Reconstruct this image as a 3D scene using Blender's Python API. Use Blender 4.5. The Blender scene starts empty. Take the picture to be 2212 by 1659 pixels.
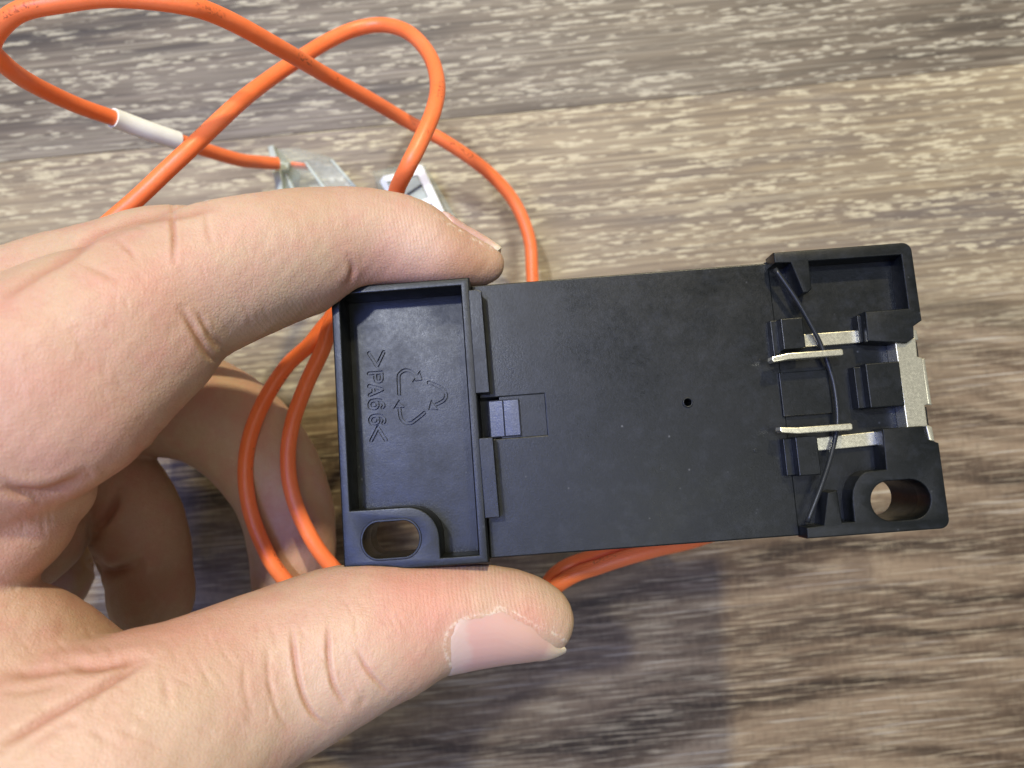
import bpy, bmesh, math, random
import numpy as np
from mathutils import Matrix, Vector

# ------------------------------------------------------------------ camera, light, exposure
S = 0.001                       # all shapes are written in millimetres
H = 172.0                       # camera height over the table
F, CX, CY = 1646.0, 1106.0, 829.5
scene = bpy.context.scene
col = scene.collection

cam_d = bpy.data.cameras.new("camera")
cam = bpy.data.objects.new("camera", cam_d)
col.objects.link(cam)
cam.location = (0, 0, H * S)
cam_d.sensor_width = 36.0
cam_d.lens = 36.0 * F / 2212.0
cam_d.clip_start = 0.005
cam_d.clip_end = 10
cam_d.dof.use_dof = True
cam_d.dof.focus_distance = 0.103
cam_d.dof.aperture_fstop = 23.0
scene.camera = cam

world = bpy.data.worlds.new("World")
scene.world = world
world.use_nodes = True
bg = world.node_tree.nodes["Background"]
bg.inputs[0].default_value = (0.92, 0.94, 0.92, 1)
bg.inputs[1].default_value = 0.19

def area(name, loc, aim, size, power, color, shape='DISK'):
    l = bpy.data.lights.new(name, 'AREA')
    l.shape = shape
    l.size = size
    l.energy = power
    l.color = color
    o = bpy.data.objects.new(name, l)
    col.objects.link(o)
    o.location = loc
    d = Vector(aim) - Vector(loc)
    o.rotation_euler = d.to_track_quat('-Z', 'Y').to_euler()
    return o

area("cool_lamp", (-0.23, 0.30, 0.92), (0, 0, 0.05), 0.045, 5.2, (0.90, 0.94, 0.98))
area("window_glow", (-0.31, 0.08, 0.98), (-0.01, 0, 0.07), 0.46, 6.2, (0.24, 0.33, 1.0))
area("fill_light", (0.13, -0.04, 1.0), (0, 0, 0.05), 0.45, 1.6, (0.95, 0.97, 0.95))  # added fill with no known source, lifts curled fingers and plate sheen
area("warm_lamp", (0.18, 1.00, 1.05), (0, 0, 0.05), 0.07, 17.0, (1.0, 0.87, 0.57))

scene.view_settings.view_transform = 'Standard'
scene.view_settings.look = 'None'
scene.view_settings.exposure = 0.0
scene.view_settings.gamma = 1.0

# ------------------------------------------------------------------ coordinates
def P3(x, y, Z):
    """image direction (x, y) at depth Z mm -> world mm"""
    return np.array([(x - CX) * Z / F, -(y - CY) * Z / F, H - Z])

def _rot(a, b, c):
    ca, sa = math.cos(a), math.sin(a); cb, sb = math.cos(b), math.sin(b); cc, sc = math.cos(c), math.sin(c)
    return np.array([[cc, -sc, 0], [sc, cc, 0], [0, 0, 1]]) @ np.array([[cb, 0, sb], [0, 1, 0], [-sb, 0, cb]]) @ np.array([[1, 0, 0], [0, ca, -sa], [0, sa, ca]])
MR = _rot(-0.113930139, 0.00886355487, -0.0757591878)
MT = np.array([-25.0541257, -13.2717339, 105.069271])
FL = np.diag([1.0, -1.0, -1.0])
WR = FL @ MR                              # module axes in the world
WT = FL @ MT + np.array([0, 0, H])
def mod2world(p):
    return np.asarray(p) @ WR.T + WT

# ------------------------------------------------------------------ object helpers
def link_mesh(name, verts, faces, mat, parent=None, smooth=False, sharp=None):
    me = bpy.data.meshes.new(name)
    v = np.asarray(verts, dtype=float) * S
    me.from_pydata([tuple(p) for p in v], [], [tuple(f) for f in faces])
    return link_me(name, me, mat, parent, smooth, sharp)

def link_me(name, me, mat, parent=None, smooth=False, sharp=None):
    if mat is not None:
        me.materials.clear(); me.materials.append(mat)
    if smooth or sharp is not None:
        me.polygons.foreach_set('use_smooth', [True] * len(me.polygons))
    if sharp is not None:
        me.set_sharp_from_angle(angle=math.radians(14 if sharp == 35 else sharp))
    me.update()
    o = bpy.data.objects.new(name, me)
    col.objects.link(o)
    if parent is not None:
        o.parent = parent
    return o

def tag(o, label=None, cat=None, group=None, kind=None):
    if label: o['label'] = label
    if cat: o['category'] = cat
    if group: o['group'] = group
    if kind: o['kind'] = kind
    return o

def prism_mesh(outer, holes, w0, w1, b=0.12, res=2):
    """filled outline (with holes) between depths w0 < w1, edges rounded by b; returns (verts, faces) in mm"""
    cu = bpy.data.curves.new("tmp", 'CURVE')
    cu.dimensions = '2D'; cu.fill_mode = 'BOTH'
    for ring in [outer] + list(holes):
        sp = cu.splines.new('POLY')
        sp.points.add(len(ring) - 1)
        for i, (x, y) in enumerate(ring):
            sp.points[i].co = (x, y, 0, 1)
        sp.use_cyclic_u = True
    b = min(b, (w1 - w0) / 2.2)
    cu.extrude = (w1 - w0) / 2 - b
    cu.bevel_depth = b; cu.bevel_resolution = res; cu.offset = -b
    ob = bpy.data.objects.new("tmp", cu)
    col.objects.link(ob)
    dg = bpy.context.evaluated_depsgraph_get()
    dg.update()
    me = bpy.data.meshes.new_from_object(ob.evaluated_get(dg))
    bm = bmesh.new(); bm.from_mesh(me)
    bmesh.ops.remove_doubles(bm, verts=bm.verts, dist=1e-4)
    bmesh.ops.recalc_face_normals(bm, faces=bm.faces)
    bm.verts.ensure_lookup_table()
    v = np.array([x.co[:] for x in bm.verts]); v[:, 2] += (w0 + w1) / 2
    f = [[x.index for x in p.verts] for p in bm.faces]
    bm.free()
    bpy.data.objects.remove(ob); bpy.data.curves.remove(cu); bpy.data.meshes.remove(me)
    return v, f

def box_mesh(a, b):
    (x0, y0, z0), (x1, y1, z1) = a, b
    v = np.array([(x0, y0, z0), (x1, y0, z0), (x1, y1, z0), (x0, y1, z0), (x0, y0, z1), (x1, y0, z1), (x1, y1, z1), (x0, y1, z1)], float)
    f = [[0, 3, 2, 1], [4, 5, 6, 7], [0, 1, 5, 4], [1, 2, 6, 5], [2, 3, 7, 6], [3, 0, 4, 7]]
    return v, f

class Acc:
    def __init__(s): s.v = []; s.f = []; s.n = 0
    def add(s, vf):
        v, f = vf
        s.v.append(np.asarray(v, float)); s.f += [[i + s.n for i in p] for p in f]; s.n += len(v)
        return s
    def get(s): return np.concatenate(s.v), s.f

def arc(cx, cy, r, a0, a1, n=8, ry=None):
    ry = r if ry is None else ry
    return [(cx + r * math.cos(math.radians(a0 + (a1 - a0) * i / n)), cy + ry * math.sin(math.radians(a0 + (a1 - a0) * i / n))) for i in range(n + 1)]

def catmull(P, n=8):
    P = np.asarray(P, float)
    Q = np.vstack([2 * P[0] - P[1], P, 2 * P[-1] - P[-2]])
    out = []
    for i in range(1, len(Q) - 2):
        p0, p1, p2, p3 = Q[i - 1], Q[i], Q[i + 1], Q[i + 2]
        for k in range(n):
            t = k / n
            out.append(0.5 * ((2 * p1) + (-p0 + p2) * t + (2 * p0 - 5 * p1 + 4 * p2 - p3) * t * t + (-p0 + 3 * p1 - 3 * p2 + p3) * t ** 3))
    out.append(Q[-2])
    return np.array(out)

def tube_mesh(path, r, seg=16, cap=True):
    path = np.asarray(path, float)
    r = np.broadcast_to(np.asarray(r, float), (len(path),))
    T = np.gradient(path, axis=0); T /= np.linalg.norm(T, axis=1)[:, None]
    n = np.cross(T[0], [0, 0, 1.0]);
    if np.linalg.norm(n) < 1e-3: n = np.array([1.0, 0, 0])
    n /= np.linalg.norm(n)
    vs = []
    for i in range(len(path)):
        n = n - T[i] * (n @ T[i]); n /= np.linalg.norm(n)
        b = np.cross(T[i], n)
        a = np.linspace(0, 2 * math.pi, seg, endpoint=False)
        vs.append(path[i] + r[i] * (np.cos(a)[:, None] * n + np.sin(a)[:, None] * b))
    v = np.concatenate(vs)
    f = []
    for i in range(len(path) - 1):
        for k in range(seg):
            k2 = (k + 1) % seg
            f.append([i * seg + k, i * seg + k2, (i + 1) * seg + k2, (i + 1) * seg + k])
    if cap:
        f.append(list(range(seg))[::-1]); f.append([(len(path) - 1) * seg + k for k in range(seg)])
    return v, f

# ------------------------------------------------------------------ materials
def new_mat(name):
    m = bpy.data.materials.new(name); m.use_nodes = True
    nt = m.node_tree
    return m, nt, nt.nodes["Principled BSDF"]

class N:
    """tiny node builder"""
    def __init__(s, nt): s.nt = nt
    def node(s, t, **kw):
        n = s.nt.nodes.new(t)
        for k, v in kw.items(): setattr(n, k, v)
        return n
    def link(s, a, b): s.nt.links.new(a, b)
    def coord(s, out='Object', scale=(1, 1, 1), rot=(0, 0, 0), loc=(0, 0, 0), src=None):
        if src is None:
            src = s.node('ShaderNodeTexCoord').outputs[out]
        m = s.node('ShaderNodeMapping')
        m.inputs['Scale'].default_value = scale; m.inputs['Rotation'].default_value = rot; m.inputs['Location'].default_value = loc
        s.link(src, m.inputs['Vector'])
        return m.outputs[0]
    def noise(s, vec, scale=1.0, detail=3, rough=0.55, dist=0.0):
        n = s.node('ShaderNodeTexNoise')
        n.inputs['Scale'].default_value = scale; n.inputs['Detail'].default_value = detail
        n.inputs['Roughness'].default_value = rough; n.inputs['Distortion'].default_value = dist
        s.link(vec, n.inputs['Vector'])
        return n.outputs['Fac']
    def voro(s, vec, scale=1.0, feature='F1', rnd=1.0):
        n = s.node('ShaderNodeTexVoronoi', feature=feature)
        n.inputs['Scale'].default_value = scale; n.inputs['Randomness'].default_value = rnd
        s.link(vec, n.inputs['Vector'])
        return n.outputs['Distance']
    def ramp(s, fac, stops, interp='LINEAR'):
        r = s.node('ShaderNodeValToRGB')
        r.color_ramp.interpolation = interp
        e = r.color_ramp.elements
        while len(e) < len(stops): e.new(0.5)
        for i, (p, c) in enumerate(stops):
            e[i].position = p
            e[i].color = (c, c, c, 1) if isinstance(c, (int, float)) else (*c, 1)
        s.link(fac, r.inputs[0])
        return r.outputs[0]
    def rng(s, v, a, b, c=0.0, d=1.0):
        m = s.node('ShaderNodeMapRange')
        m.inputs[1].default_value = a; m.inputs[2].default_value = b; m.inputs[3].default_value = c; m.inputs[4].default_value = d
        s.link(v, m.inputs[0]); return m.outputs[0]
    def math(s, op, a, b=None, clamp=False):
        m = s.node('ShaderNodeMath', operation=op, use_clamp=clamp)
        for i, x in enumerate((a, b)):
            if x is None: continue
            if isinstance(x, (int, float)): m.inputs[i].default_value = x
            else: s.link(x, m.inputs[i])
        return m.outputs[0]
    def mix(s, fac, a, b, mode='MIX'):
        m = s.node('ShaderNodeMix', data_type='RGBA', blend_type=mode)
        for i, x in ((0, fac), (6, a), (7, b)):
            if isinstance(x, (int, float)): m.inputs[i].default_value = x
            elif isinstance(x, tuple): m.inputs[i].default_value = (*x, 1)
            else: s.link(x, m.inputs[i])
        return m.outputs[2]
    def bump(s, h, strength, dist, nrm=None):
        b = s.node('ShaderNodeBump')
        b.inputs['Strength'].default_value = strength; b.inputs['Distance'].default_value = dist
        s.link(h, b.inputs['Height'])
        if nrm is not None: s.link(nrm, b.inputs['Normal'])
        return b.outputs[0]
    def attr(s, name):
        return s.node('ShaderNodeAttribute', attribute_name=name).outputs['Fac']
    def sep(s, v):
        return s.node('ShaderNodeSeparateXYZ'), v

MM = (1000, 1000, 1000)

def mat_plastic(name="black_moulded_plastic", base=(0.005, 0.0062, 0.0058), rough=0.345, scuff=1.0):
    m, nt, b = new_mat(name); n = N(nt)
    c = n.coord(scale=MM)
    big = n.noise(c, 0.12, 3, 0.6)
    fine = n.noise(c, 3.5, 4, 0.7)
    st = n.coord(scale=(1000 * 0.55, 1000 * 2.6, 1000)); streak = n.noise(st, 1.0, 4, 0.75)
    mot = n.noise(c, 1.3, 4, 0.65)
    dust = n.rng(n.voro(c, 0.55), 0.0, 0.11, 1.0, 0.0)
    gate = n.rng(n.noise(c, 0.35, 2), 0.55, 0.70)
    dust = n.math('MULTIPLY', dust, gate, True)
    haze = n.rng(n.noise(c, 0.45, 5, 0.75), 0.48, 0.80, 0.0, 0.6 * scuff)
    col_ = n.mix(haze, base, (0.022, 0.025, 0.030))
    col_ = n.mix(n.math('MULTIPLY', dust, 0.4), col_, (0.32, 0.33, 0.33))
    n.link(col_, b.inputs['Base Color'])
    r = n.math('ADD', n.rng(big, 0.3, 0.7, rough - 0.06, rough + 0.08), n.rng(mot, 0.3, 0.7, -0.04, 0.04))
    n.link(r, b.inputs['Roughness'])
    b.inputs['Specular IOR Level'].default_value = 0.29
    n.link(n.bump(fine, 0.35, 0.00005, n.bump(n.math('ADD', n.math('MULTIPLY', streak, 0.5), mot), 0.12, 0.00005)), b.inputs['Normal'])
    return m

def mat_metal():
    m, nt, b = new_mat("plated_brass"); n = N(nt)
    c = n.coord(scale=MM)
    v = n.noise(c, 0.8, 3)
    n.link(n.mix(n.rng(v, 0.35, 0.7), (0.80, 0.76, 0.56), (0.74, 0.70, 0.52)), b.inputs['Base Color'])
    b.inputs['Metallic'].default_value = 0.85
    n.link(n.rng(n.noise(c, 3.0, 3), 0.3, 0.7, 0.22, 0.30), b.inputs['Roughness'])
    n.link(n.bump(n.noise(c, 0.6, 2), 0.2, 0.00010), b.inputs['Normal'])
    return m

def mat_wire():
    m, nt, b = new_mat("orange_insulation"); n = N(nt)
    c = n.coord(scale=MM)
    tex = n.node('ShaderNodeUVMap').outputs[0]
    sx = n.node('ShaderNodeSeparateXYZ'); n.link(tex, sx.inputs[0])
    L, A = sx.outputs[0], sx.outputs[1]
    base = n.mix(n.rng(n.noise(c, 0.12, 3), 0.35, 0.65), (0.94, 0.195, 0.05), (0.95, 0.225, 0.07))
    base = n.mix(n.rng(n.noise(c, 1.6, 4, 0.7), 0.55, 0.8, 0, 0.35), base, (0.72, 0.12, 0.03))
    # printed type along the insulation: worn marks 1.2 mm high, in groups
    wv = n.node('ShaderNodeCombineXYZ'); n.link(n.math('MULTIPLY', L, 2.3), wv.inputs[0]); n.link(n.math('MULTIPLY', A, 16.0), wv.inputs[1])
    glyph = n.rng(n.noise(wv.outputs[0], 1.0, 1, 0.4), 0.50, 0.56)
    band = n.math('LESS_THAN', n.math('ABSOLUTE', n.math('SUBTRACT', A, 0.36)), 0.06)
    grp = n.node('ShaderNodeCombineXYZ'); n.link(n.math('MULTIPLY', L, 0.12), grp.inputs[0])
    gate = n.rng(n.noise(grp.outputs[0], 1.0, 0), 0.56, 0.58)
    worn = n.rng(n.noise(c, 1.1, 2), 0.40, 0.60, 0.15, 0.55)
    pr = n.math('MULTIPLY', n.math('MULTIPLY', n.math('MULTIPLY', glyph, band), gate), worn)
    base = n.mix(pr, base, (0.07, 0.03, 0.02))
    n.link(base, b.inputs['Base Color'])
    b.inputs['Roughness'].default_value = 0.42
    b.inputs['Specular IOR Level'].default_value = 0.45
    b.inputs['Subsurface Weight'].default_value = 0.12
    b.inputs['Subsurface Radius'].default_value = (1.0, 0.35, 0.1)
    b.inputs['Subsurface Scale'].default_value = 0.0012
    n.link(n.bump(n.noise(c, 0.5, 3), 0.35, 0.00025), b.inputs['Normal'])
    return m

def mat_simple(name, colr, rough=0.45, noise=0.08, **kw):
    m, nt, b = new_mat(name); n = N(nt)
    c = n.coord(scale=MM)
    d = tuple(x * (1 - noise * 2) for x in colr)
    n.link(n.mix(n.rng(n.noise(c, 0.9, 4), 0.35, 0.65), colr, d), b.inputs['Base Color'])
    b.inputs['Roughness'].default_value = rough
    n.link(n.bump(n.noise(c, 2.2, 3), 0.2, 0.0001), b.inputs['Normal'])
    for k, v in kw.items(): b.inputs[k.replace('_', ' ')].default_value = v
    return m

def mat_skin():
    m, nt, b = new_mat("skin"); n = N(nt)
    c = n.coord(scale=MM)
    flush, pale, crease = n.attr('flush'), n.attr('pale'), n.attr('crease')
    base = n.mix(n.rng(n.noise(c, 0.07, 3), 0.35, 0.65), (0.51, 0.365, 0.24), (0.50, 0.33, 0.225))
    base = n.mix(n.rng(n.noise(c, 0.22, 4, 0.6), 0.42, 0.70, 0, 0.60), base, (0.52, 0.265, 0.205))
    base = n.mix(n.rng(n.noise(c, 0.5, 4, 0.65), 0.5, 0.75, 0, 0.4), base, (0.59, 0.43, 0.30))
    base = n.mix(n.math('MULTIPLY', flush, 0.6), base, (0.60, 0.22, 0.17))
    base = n.mix(n.math('MULTIPLY', pale, 0.7), base, (0.72, 0.53, 0.39))
    base = n.mix(n.math('MULTIPLY', n.attr('ochre'), 0.75), base, (0.40, 0.21, 0.10))
    base = n.mix(n.math('MULTIPLY', crease, 0.55), base, (0.36, 0.13, 0.075))  # crease shade put into the colour, since the carved grooves are shallow
    base = n.mix(n.rng(n.noise(c, 1.7, 4, 0.7), 0.52, 0.78, 0, 0.30), base, (0.40, 0.20, 0.13))
    # dry flecks
    fl = n.rng(n.noise(c, 2.6, 3, 0.75), 0.64, 0.74)
    base = n.mix(n.math('MULTIPLY', fl, n.rng(n.attr('dry'), 0, 1, 0.0, 0.8)), base, (0.84, 0.76, 0.66))
    rim = n.math('MULTIPLY', n.attr('rim'), n.rng(n.noise(c, 1.2, 3, 0.7), 0.45, 0.60), True)
    base = n.mix(n.math('MULTIPLY', rim, 0.45), base, (0.86, 0.80, 0.66))
    n.link(base, b.inputs['Base Color'])
    b.inputs['Subsurface Weight'].default_value = 0.22
    b.inputs['Subsurface Radius'].default_value = (1.0, 0.32, 0.14)
    b.inputs['Subsurface Scale'].default_value = 0.0024
    n.link(n.rng(n.noise(c, 0.8, 3), 0.3, 0.7, 0.40, 0.58), b.inputs['Roughness'])
    b.inputs['Specular IOR Level'].default_value = 0.38
    # skin relief: fine cross-lines and pores, ridges on the pads
    l1 = n.noise(n.coord(scale=(1000 * 2.6, 1000 * 0.45, 1000 * 0.9), rot=(0, 0, 0.25)), 1.0, 3, 0.6, 0.6)
    l2 = n.noise(n.coord(scale=(1000 * 0.5, 1000 * 2.0, 1000 * 1.2), rot=(0, 0, 0.5)), 1.0, 3, 0.6, 0.6)
    po = n.voro(c, 2.1, 'DISTANCE_TO_EDGE')
    wv = n.node('ShaderNodeTexWave', wave_type='BANDS', bands_direction='X'); wv.inputs['Scale'].default_value = 0.62
    wv.inputs['Distortion'].default_value = 5.0; wv.inputs['Detail'].default_value = 3; wv.inputs['Detail Scale'].default_value = 0.35
    n.link(n.coord(scale=MM, rot=(0, 0, -0.2)), wv.inputs['Vector'])
    n1 = n.bump(l1, 0.34, 0.00016)
    n2 = n.bump(l2, 0.30, 0.00014, n1)
    n3 = n.bump(n.rng(po, 0, 0.22), 0.35, 0.00006, n2)
    ridge = n.math('MULTIPLY', wv.outputs['Fac'], n.attr('pad'))
    n4 = n.bump(ridge, 0.34, 0.00008, n3)
    n.link(n4, b.inputs['Normal'])
    return m

def mat_nail():
    m, nt, b = new_mat("fingernail"); n = N(nt)
    tex = n.node('ShaderNodeUVMap').outputs[0]
    sx = n.node('ShaderNodeSeparateXYZ'); n.link(tex, sx.inputs[0])
    L = sx.outputs[0]
    c = n.coord(scale=MM)
    Lw = n.math('ADD', L, n.rng(n.noise(c, 0.35, 2), 0.3, 0.7, -0.04, 0.04))
    colr = n.ramp(Lw, [(0.0, (0.58, 0.42, 0.34)), (0.15, (0.57, 0.40, 0.33)), (0.22, (0.57, 0.34, 0.28)), (0.80, (0.58, 0.36, 0.27)), (0.95, (0.66, 0.52, 0.36)), (1.0, (0.62, 0.52, 0.36))])
    n.link(colr, b.inputs['Base Color'])
    b.inputs['Roughness'].default_value = 0.33
    b.inputs['Specular IOR Level'].default_value = 0.5
    b.inputs['Subsurface Weight'].default_value = 0.25
    b.inputs['Subsurface Radius'].default_value = (1.0, 0.4, 0.25); b.inputs['Subsurface Scale'].default_value = 0.0015
    g = n.node('ShaderNodeCombineXYZ'); n.link(sx.outputs[1], g.inputs[1])
    n.link(n.bump(n.noise(g.outputs[0], 22.0, 3), 0.5, 0.00005), b.inputs['Normal'])
    return m

def mat_clear(name, tint, rough=0.22):
    m, nt, b = new_mat(name); n = N(nt)
    c = n.coord(scale=MM)
    b.inputs['Base Color'].default_value = (*tint, 1)
    b.inputs['IOR'].default_value = 1.49; b.inputs['Specular IOR Level'].default_value = 0.15
    # thin milky wall: part of the light passes straight through
    lw = n.node('ShaderNodeLayerWeight'); lw.inputs['Blend'].default_value = 0.35
    n.link(n.math('ADD', n.rng(lw.outputs['Facing'], 0.0, 1.0, 0.12, 0.50), n.rng(n.noise(c, 0.15, 1), 0.4, 0.7, 0.0, 0.05)), b.inputs['Alpha'])
    n.link(n.rng(n.noise(c, 0.7, 3), 0.3, 0.7, rough - 0.08, rough + 0.12), b.inputs['Roughness'])
    n.link(n.bump(n.noise(c, 0.25, 1), 0.10, 0.0001), b.inputs['Normal'])
    return m

def mat_wood(name, dark, mid, light, pale, brown=None, dash=(0.56, 0.66), swirl=0.0, band=0.10, seed=0.0, mott=0.0):
    """printed wood laminate: x along the grain, millimetres"""
    m, nt, b = new_mat(name); n = N(nt)
    c0 = n.coord(scale=MM, loc=(seed, seed * 0.7, 0))
    wx = n.noise(n.coord(scale=(0.012, 0.05, 1), src=c0), 1.0, 3, 0.5)
    sx = n.node('ShaderNodeSeparateXYZ'); n.link(c0, sx.inputs[0])
    yy = n.math('ADD', sx.outputs[1], n.math('MULTIPLY', n.math('SUBTRACT', wx, 0.5), 2.5 + swirl))
    cb = n.node('ShaderNodeCombineXYZ'); n.link(sx.outputs[0], cb.inputs[0]); n.link(yy, cb.inputs[1])
    c = cb.outputs[0]
    bands = n.noise(n.coord(scale=(0.010, band, 1), src=c), 1.0, 4, 0.55)
    fine = n.noise(n.coord(scale=(0.035, 1.1, 1), src=c), 1.0, 3, 0.55)
    colr = n.ramp(bands, [(0.30, dark), (0.47, mid), (0.66, light)])
    colr = n.mix(n.rng(fine, 0.30, 0.72, 0.0, 0.55), colr, tuple(x * 0.55 for x in dark), 'MIX')
    colr = n.mix(n.rng(fine, 0.52, 0.30, 0.0, 0.45), colr, light)
    # short pale pores
    edge = n.noise(n.coord(scale=(0.5, 1.6, 1), src=c0), 1.0, 2, 0.6)
    cs = n.node('ShaderNodeSeparateXYZ'); n.link(c0, cs.inputs[0])
    yw = n.math('ADD', cs.outputs[1], n.math('MULTIPLY', wx, 3.0))
    cd = n.node('ShaderNodeCombineXYZ'); n.link(cs.outputs[0], cd.inputs[0]); n.link(yw, cd.inputs[1])
    v1 = n.voro(n.coord(scale=(0.115, 1.05, 1), src=cd.outputs[0]), 1.0)
    v2 = n.voro(n.coord(scale=(0.24, 1.15, 1), src=cd.outputs[0]), 1.0)
    g1 = n.rng(n.noise(n.coord(scale=(0.05, 0.30, 1), src=c0), 1.0, 2, 0.5), dash[0] - 0.16, dash[1] - 0.10)
    g2 = n.rng(n.noise(n.coord(scale=(0.012, 0.55, 1), src=c0, loc=(40, 9, 0)), 1.0, 1, 0.5), dash[0] - 0.09, dash[1] - 0.09)
    off = n.rng(edge, 0.3, 0.7, -0.17, 0.17)
    da1 = n.math('MULTIPLY', n.rng(n.math('ADD', v1, off), 0.46, 0.24), g1)
    da2 = n.math('MULTIPLY', n.rng(n.math('ADD', v2, off), 0.44, 0.22), g2)
    longs = n.rng(n.noise(n.coord(scale=(0.008, 1.25, 1), src=c0, loc=(3, 71, 0)), 1.0, 2, 0.6), 0.56, 0.68, 0, 0.55)
    da = n.math('MAXIMUM', n.math('MAXIMUM', da1, da2), longs)
    colr = n.mix(n.math('MULTIPLY', da, 0.74), colr, pale)
    if mott > 0:
        mo = n.noise(n.coord(scale=(0.7, 0.30, 1), src=c0), 1.0, 3, 0.65)
        colr = n.mix(n.rng(mo, 0.50, 0.75, 0, mott), colr, light)
        colr = n.mix(n.rng(mo, 0.48, 0.28, 0, mott), colr, dark)
    if brown:
        # the print turns to a darker, swirling heartwood figure across this plank
        y0_, y1_ = brown
        ys = n.math('ADD', sx.outputs[1], n.math('MULTIPLY', n.math('SUBTRACT', n.noise(n.coord(scale=(0.02, 0.05, 1), src=c0), 1.0, 4, 0.6), 0.5), 60.0))
        hw = n.rng(ys, y0_ + seed * 0.7, y1_ + seed * 0.7)
        wy = n.math('ADD', sx.outputs[1], n.math('MULTIPLY', n.math('SUBTRACT', n.noise(n.coord(scale=(0.011, 0.022, 1), src=c0), 1.0, 2, 0.5), 0.5), 30.0))
        cb2 = n.node('ShaderNodeCombineXYZ'); n.link(sx.outputs[0], cb2.inputs[0]); n.link(wy, cb2.inputs[1])
        c2 = cb2.outputs[0]
        b2 = n.noise(n.coord(scale=(0.010, 0.16, 1), src=c2), 1.0, 4, 0.6)
        f2 = n.noise(n.coord(scale=(0.08, 1.7, 1), src=c0), 1.0, 3, 0.6)
        dk, md, lt = (0.042, 0.028, 0.016), (0.115, 0.078, 0.045), (0.25, 0.182, 0.108)
        k2 = n.ramp(b2, [(0.36, dk), (0.48, md), (0.62, lt)])
        k2 = n.mix(n.rng(f2, 0.52, 0.66, 0, 0.8), k2, (0.42, 0.345, 0.215))
        mo = n.noise(n.coord(scale=(0.9, 0.35, 1), src=c0), 1.0, 3, 0.65)
        k2 = n.mix(n.rng(mo, 0.50, 0.78, 0, 0.35), k2, lt)
        k2 = n.mix(n.rng(mo, 0.50, 0.25, 0, 0.35), k2, dk)
        ln = n.math('MULTIPLY', n.rng(n.noise(n.coord(scale=(0.03, 1.3, 1), src=c0), 1.0, 1), 0.62, 0.68), n.rng(b2, 0.45, 0.6), True)
        k2 = n.mix(n.math('MULTIPLY', ln, 0.7), k2, (0.50, 0.46, 0.35))
        colr = n.mix(hw, colr, k2)
    n.link(colr, b.inputs['Base Color'])
    n.link(n.rng(fine, 0.3, 0.7, 0.42, 0.58), b.inputs['Roughness'])
    b.inputs['Specular IOR Level'].default_value = 0.35
    n.link(n.bump(n.math('SUBTRACT', fine, n.math('MULTIPLY', da, 0.4)), 0.25, 0.0002), b.inputs['Normal'])
    return m

M_PLASTIC = mat_plastic()
M_SPRING = mat_plastic("black_spring_wire", (0.02, 0.022, 0.023), 0.30, 0.2)
M_METAL = mat_metal()
M_WIRE = mat_wire()
M_SLEEVE = mat_simple("white_marker_tube", (0.86, 0.88, 0.82), 0.5, 0.02)
M_INK = mat_simple("black_ink", (0.02, 0.02, 0.02), 0.5)
M_SKIN = mat_skin()
M_NAIL = mat_nail()
M_CLEAR = mat_clear("milky_clear_plastic", (0.60, 0.68, 0.58))
M_MILK = mat_simple("milky_white_plastic", (0.58, 0.66, 0.57), 0.4, 0.05)
for _n in M_MILK.node_tree.nodes:
    if _n.type == 'BSDF_PRINCIPLED': _n.inputs['Alpha'].default_value = 0.6
M_TIN = mat_simple("tinned_contact", (0.45, 0.50, 0.46), 0.35, 0.1, Metallic=0.6)

# ------------------------------------------------------------------ table top of printed planks
table = bpy.data.objects.new("table_top", None); col.objects.link(table)
tag(table, kind='structure')
GA = math.radians(5.5)
table.rotation_euler = (0, 0, GA)
# seam passes through image points (0,350) and (2212,138) at depth H
pA, pB = P3(0, 350, H), P3(2212, 138, H)
ca, sa = math.cos(-GA), math.sin(-GA)
seam = sa * (pA[0] + pB[0]) / 2 + ca * (pA[1] + pB[1]) / 2
M_WD = mat_wood("laminate_dark_plank", (0.058, 0.046, 0.033), (0.17, 0.134, 0.088), (0.22, 0.182, 0.125), (0.50, 0.455, 0.32), dash=(0.58, 0.66), seed=31.0, band=0.16)
M_WL = mat_wood("laminate_light_plank", (0.155, 0.125, 0.10), (0.255, 0.195, 0.113), (0.375, 0.30, 0.175), (0.60, 0.53, 0.335), dash=(0.54, 0.64), seed=5.0, band=0.05)
M_WM = mat_wood("laminate_plank_with_heartwood", (0.155, 0.125, 0.10), (0.255, 0.195, 0.113), (0.375, 0.30, 0.175), (0.60, 0.53, 0.335), brown=(seam - 38, seam - 72), dash=(0.54, 0.64), seed=5.0, band=0.05)
M_WB = mat_wood("laminate_brown_plank", (0.060, 0.043, 0.030), (0.125, 0.095, 0.068), (0.21, 0.17, 0.125), (0.44, 0.40, 0.31), dash=(0.60, 0.70), swirl=55.0, seed=77.0, band=0.085, mott=0.35)
def plank(y0, y1, mat, x0=-420, x1=420):
    v, f = prism_mesh([(x0, y0 + 0.04), (x1, y0 + 0.04), (x1, y1 - 0.04), (x0, y1 - 0.04)], [], -8, 0, 0.12)
    return link_mesh("plank", v, f, mat, table, sharp=35)
plank(seam, seam + 92, M_WD)
plank(seam + 92, seam + 300, M_WL)
plank(seam - 172, seam, M_WM)
plank(seam - 330, seam - 172, M_WD)

# ------------------------------------------------------------------ black plastic base
mod = bpy.data.objects.new("relay_socket", None); col.objects.link(mod)
mw = Matrix([[*WR[0], WT[0] * S], [*WR[1], WT[1] * S], [*WR[2], WT[2] * S], [0, 0, 0, 1]])
mod.matrix_world = mw
tag(mod, "black moulded plastic socket base seen from behind, held between thumb and index finger", "relay socket")

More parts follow.
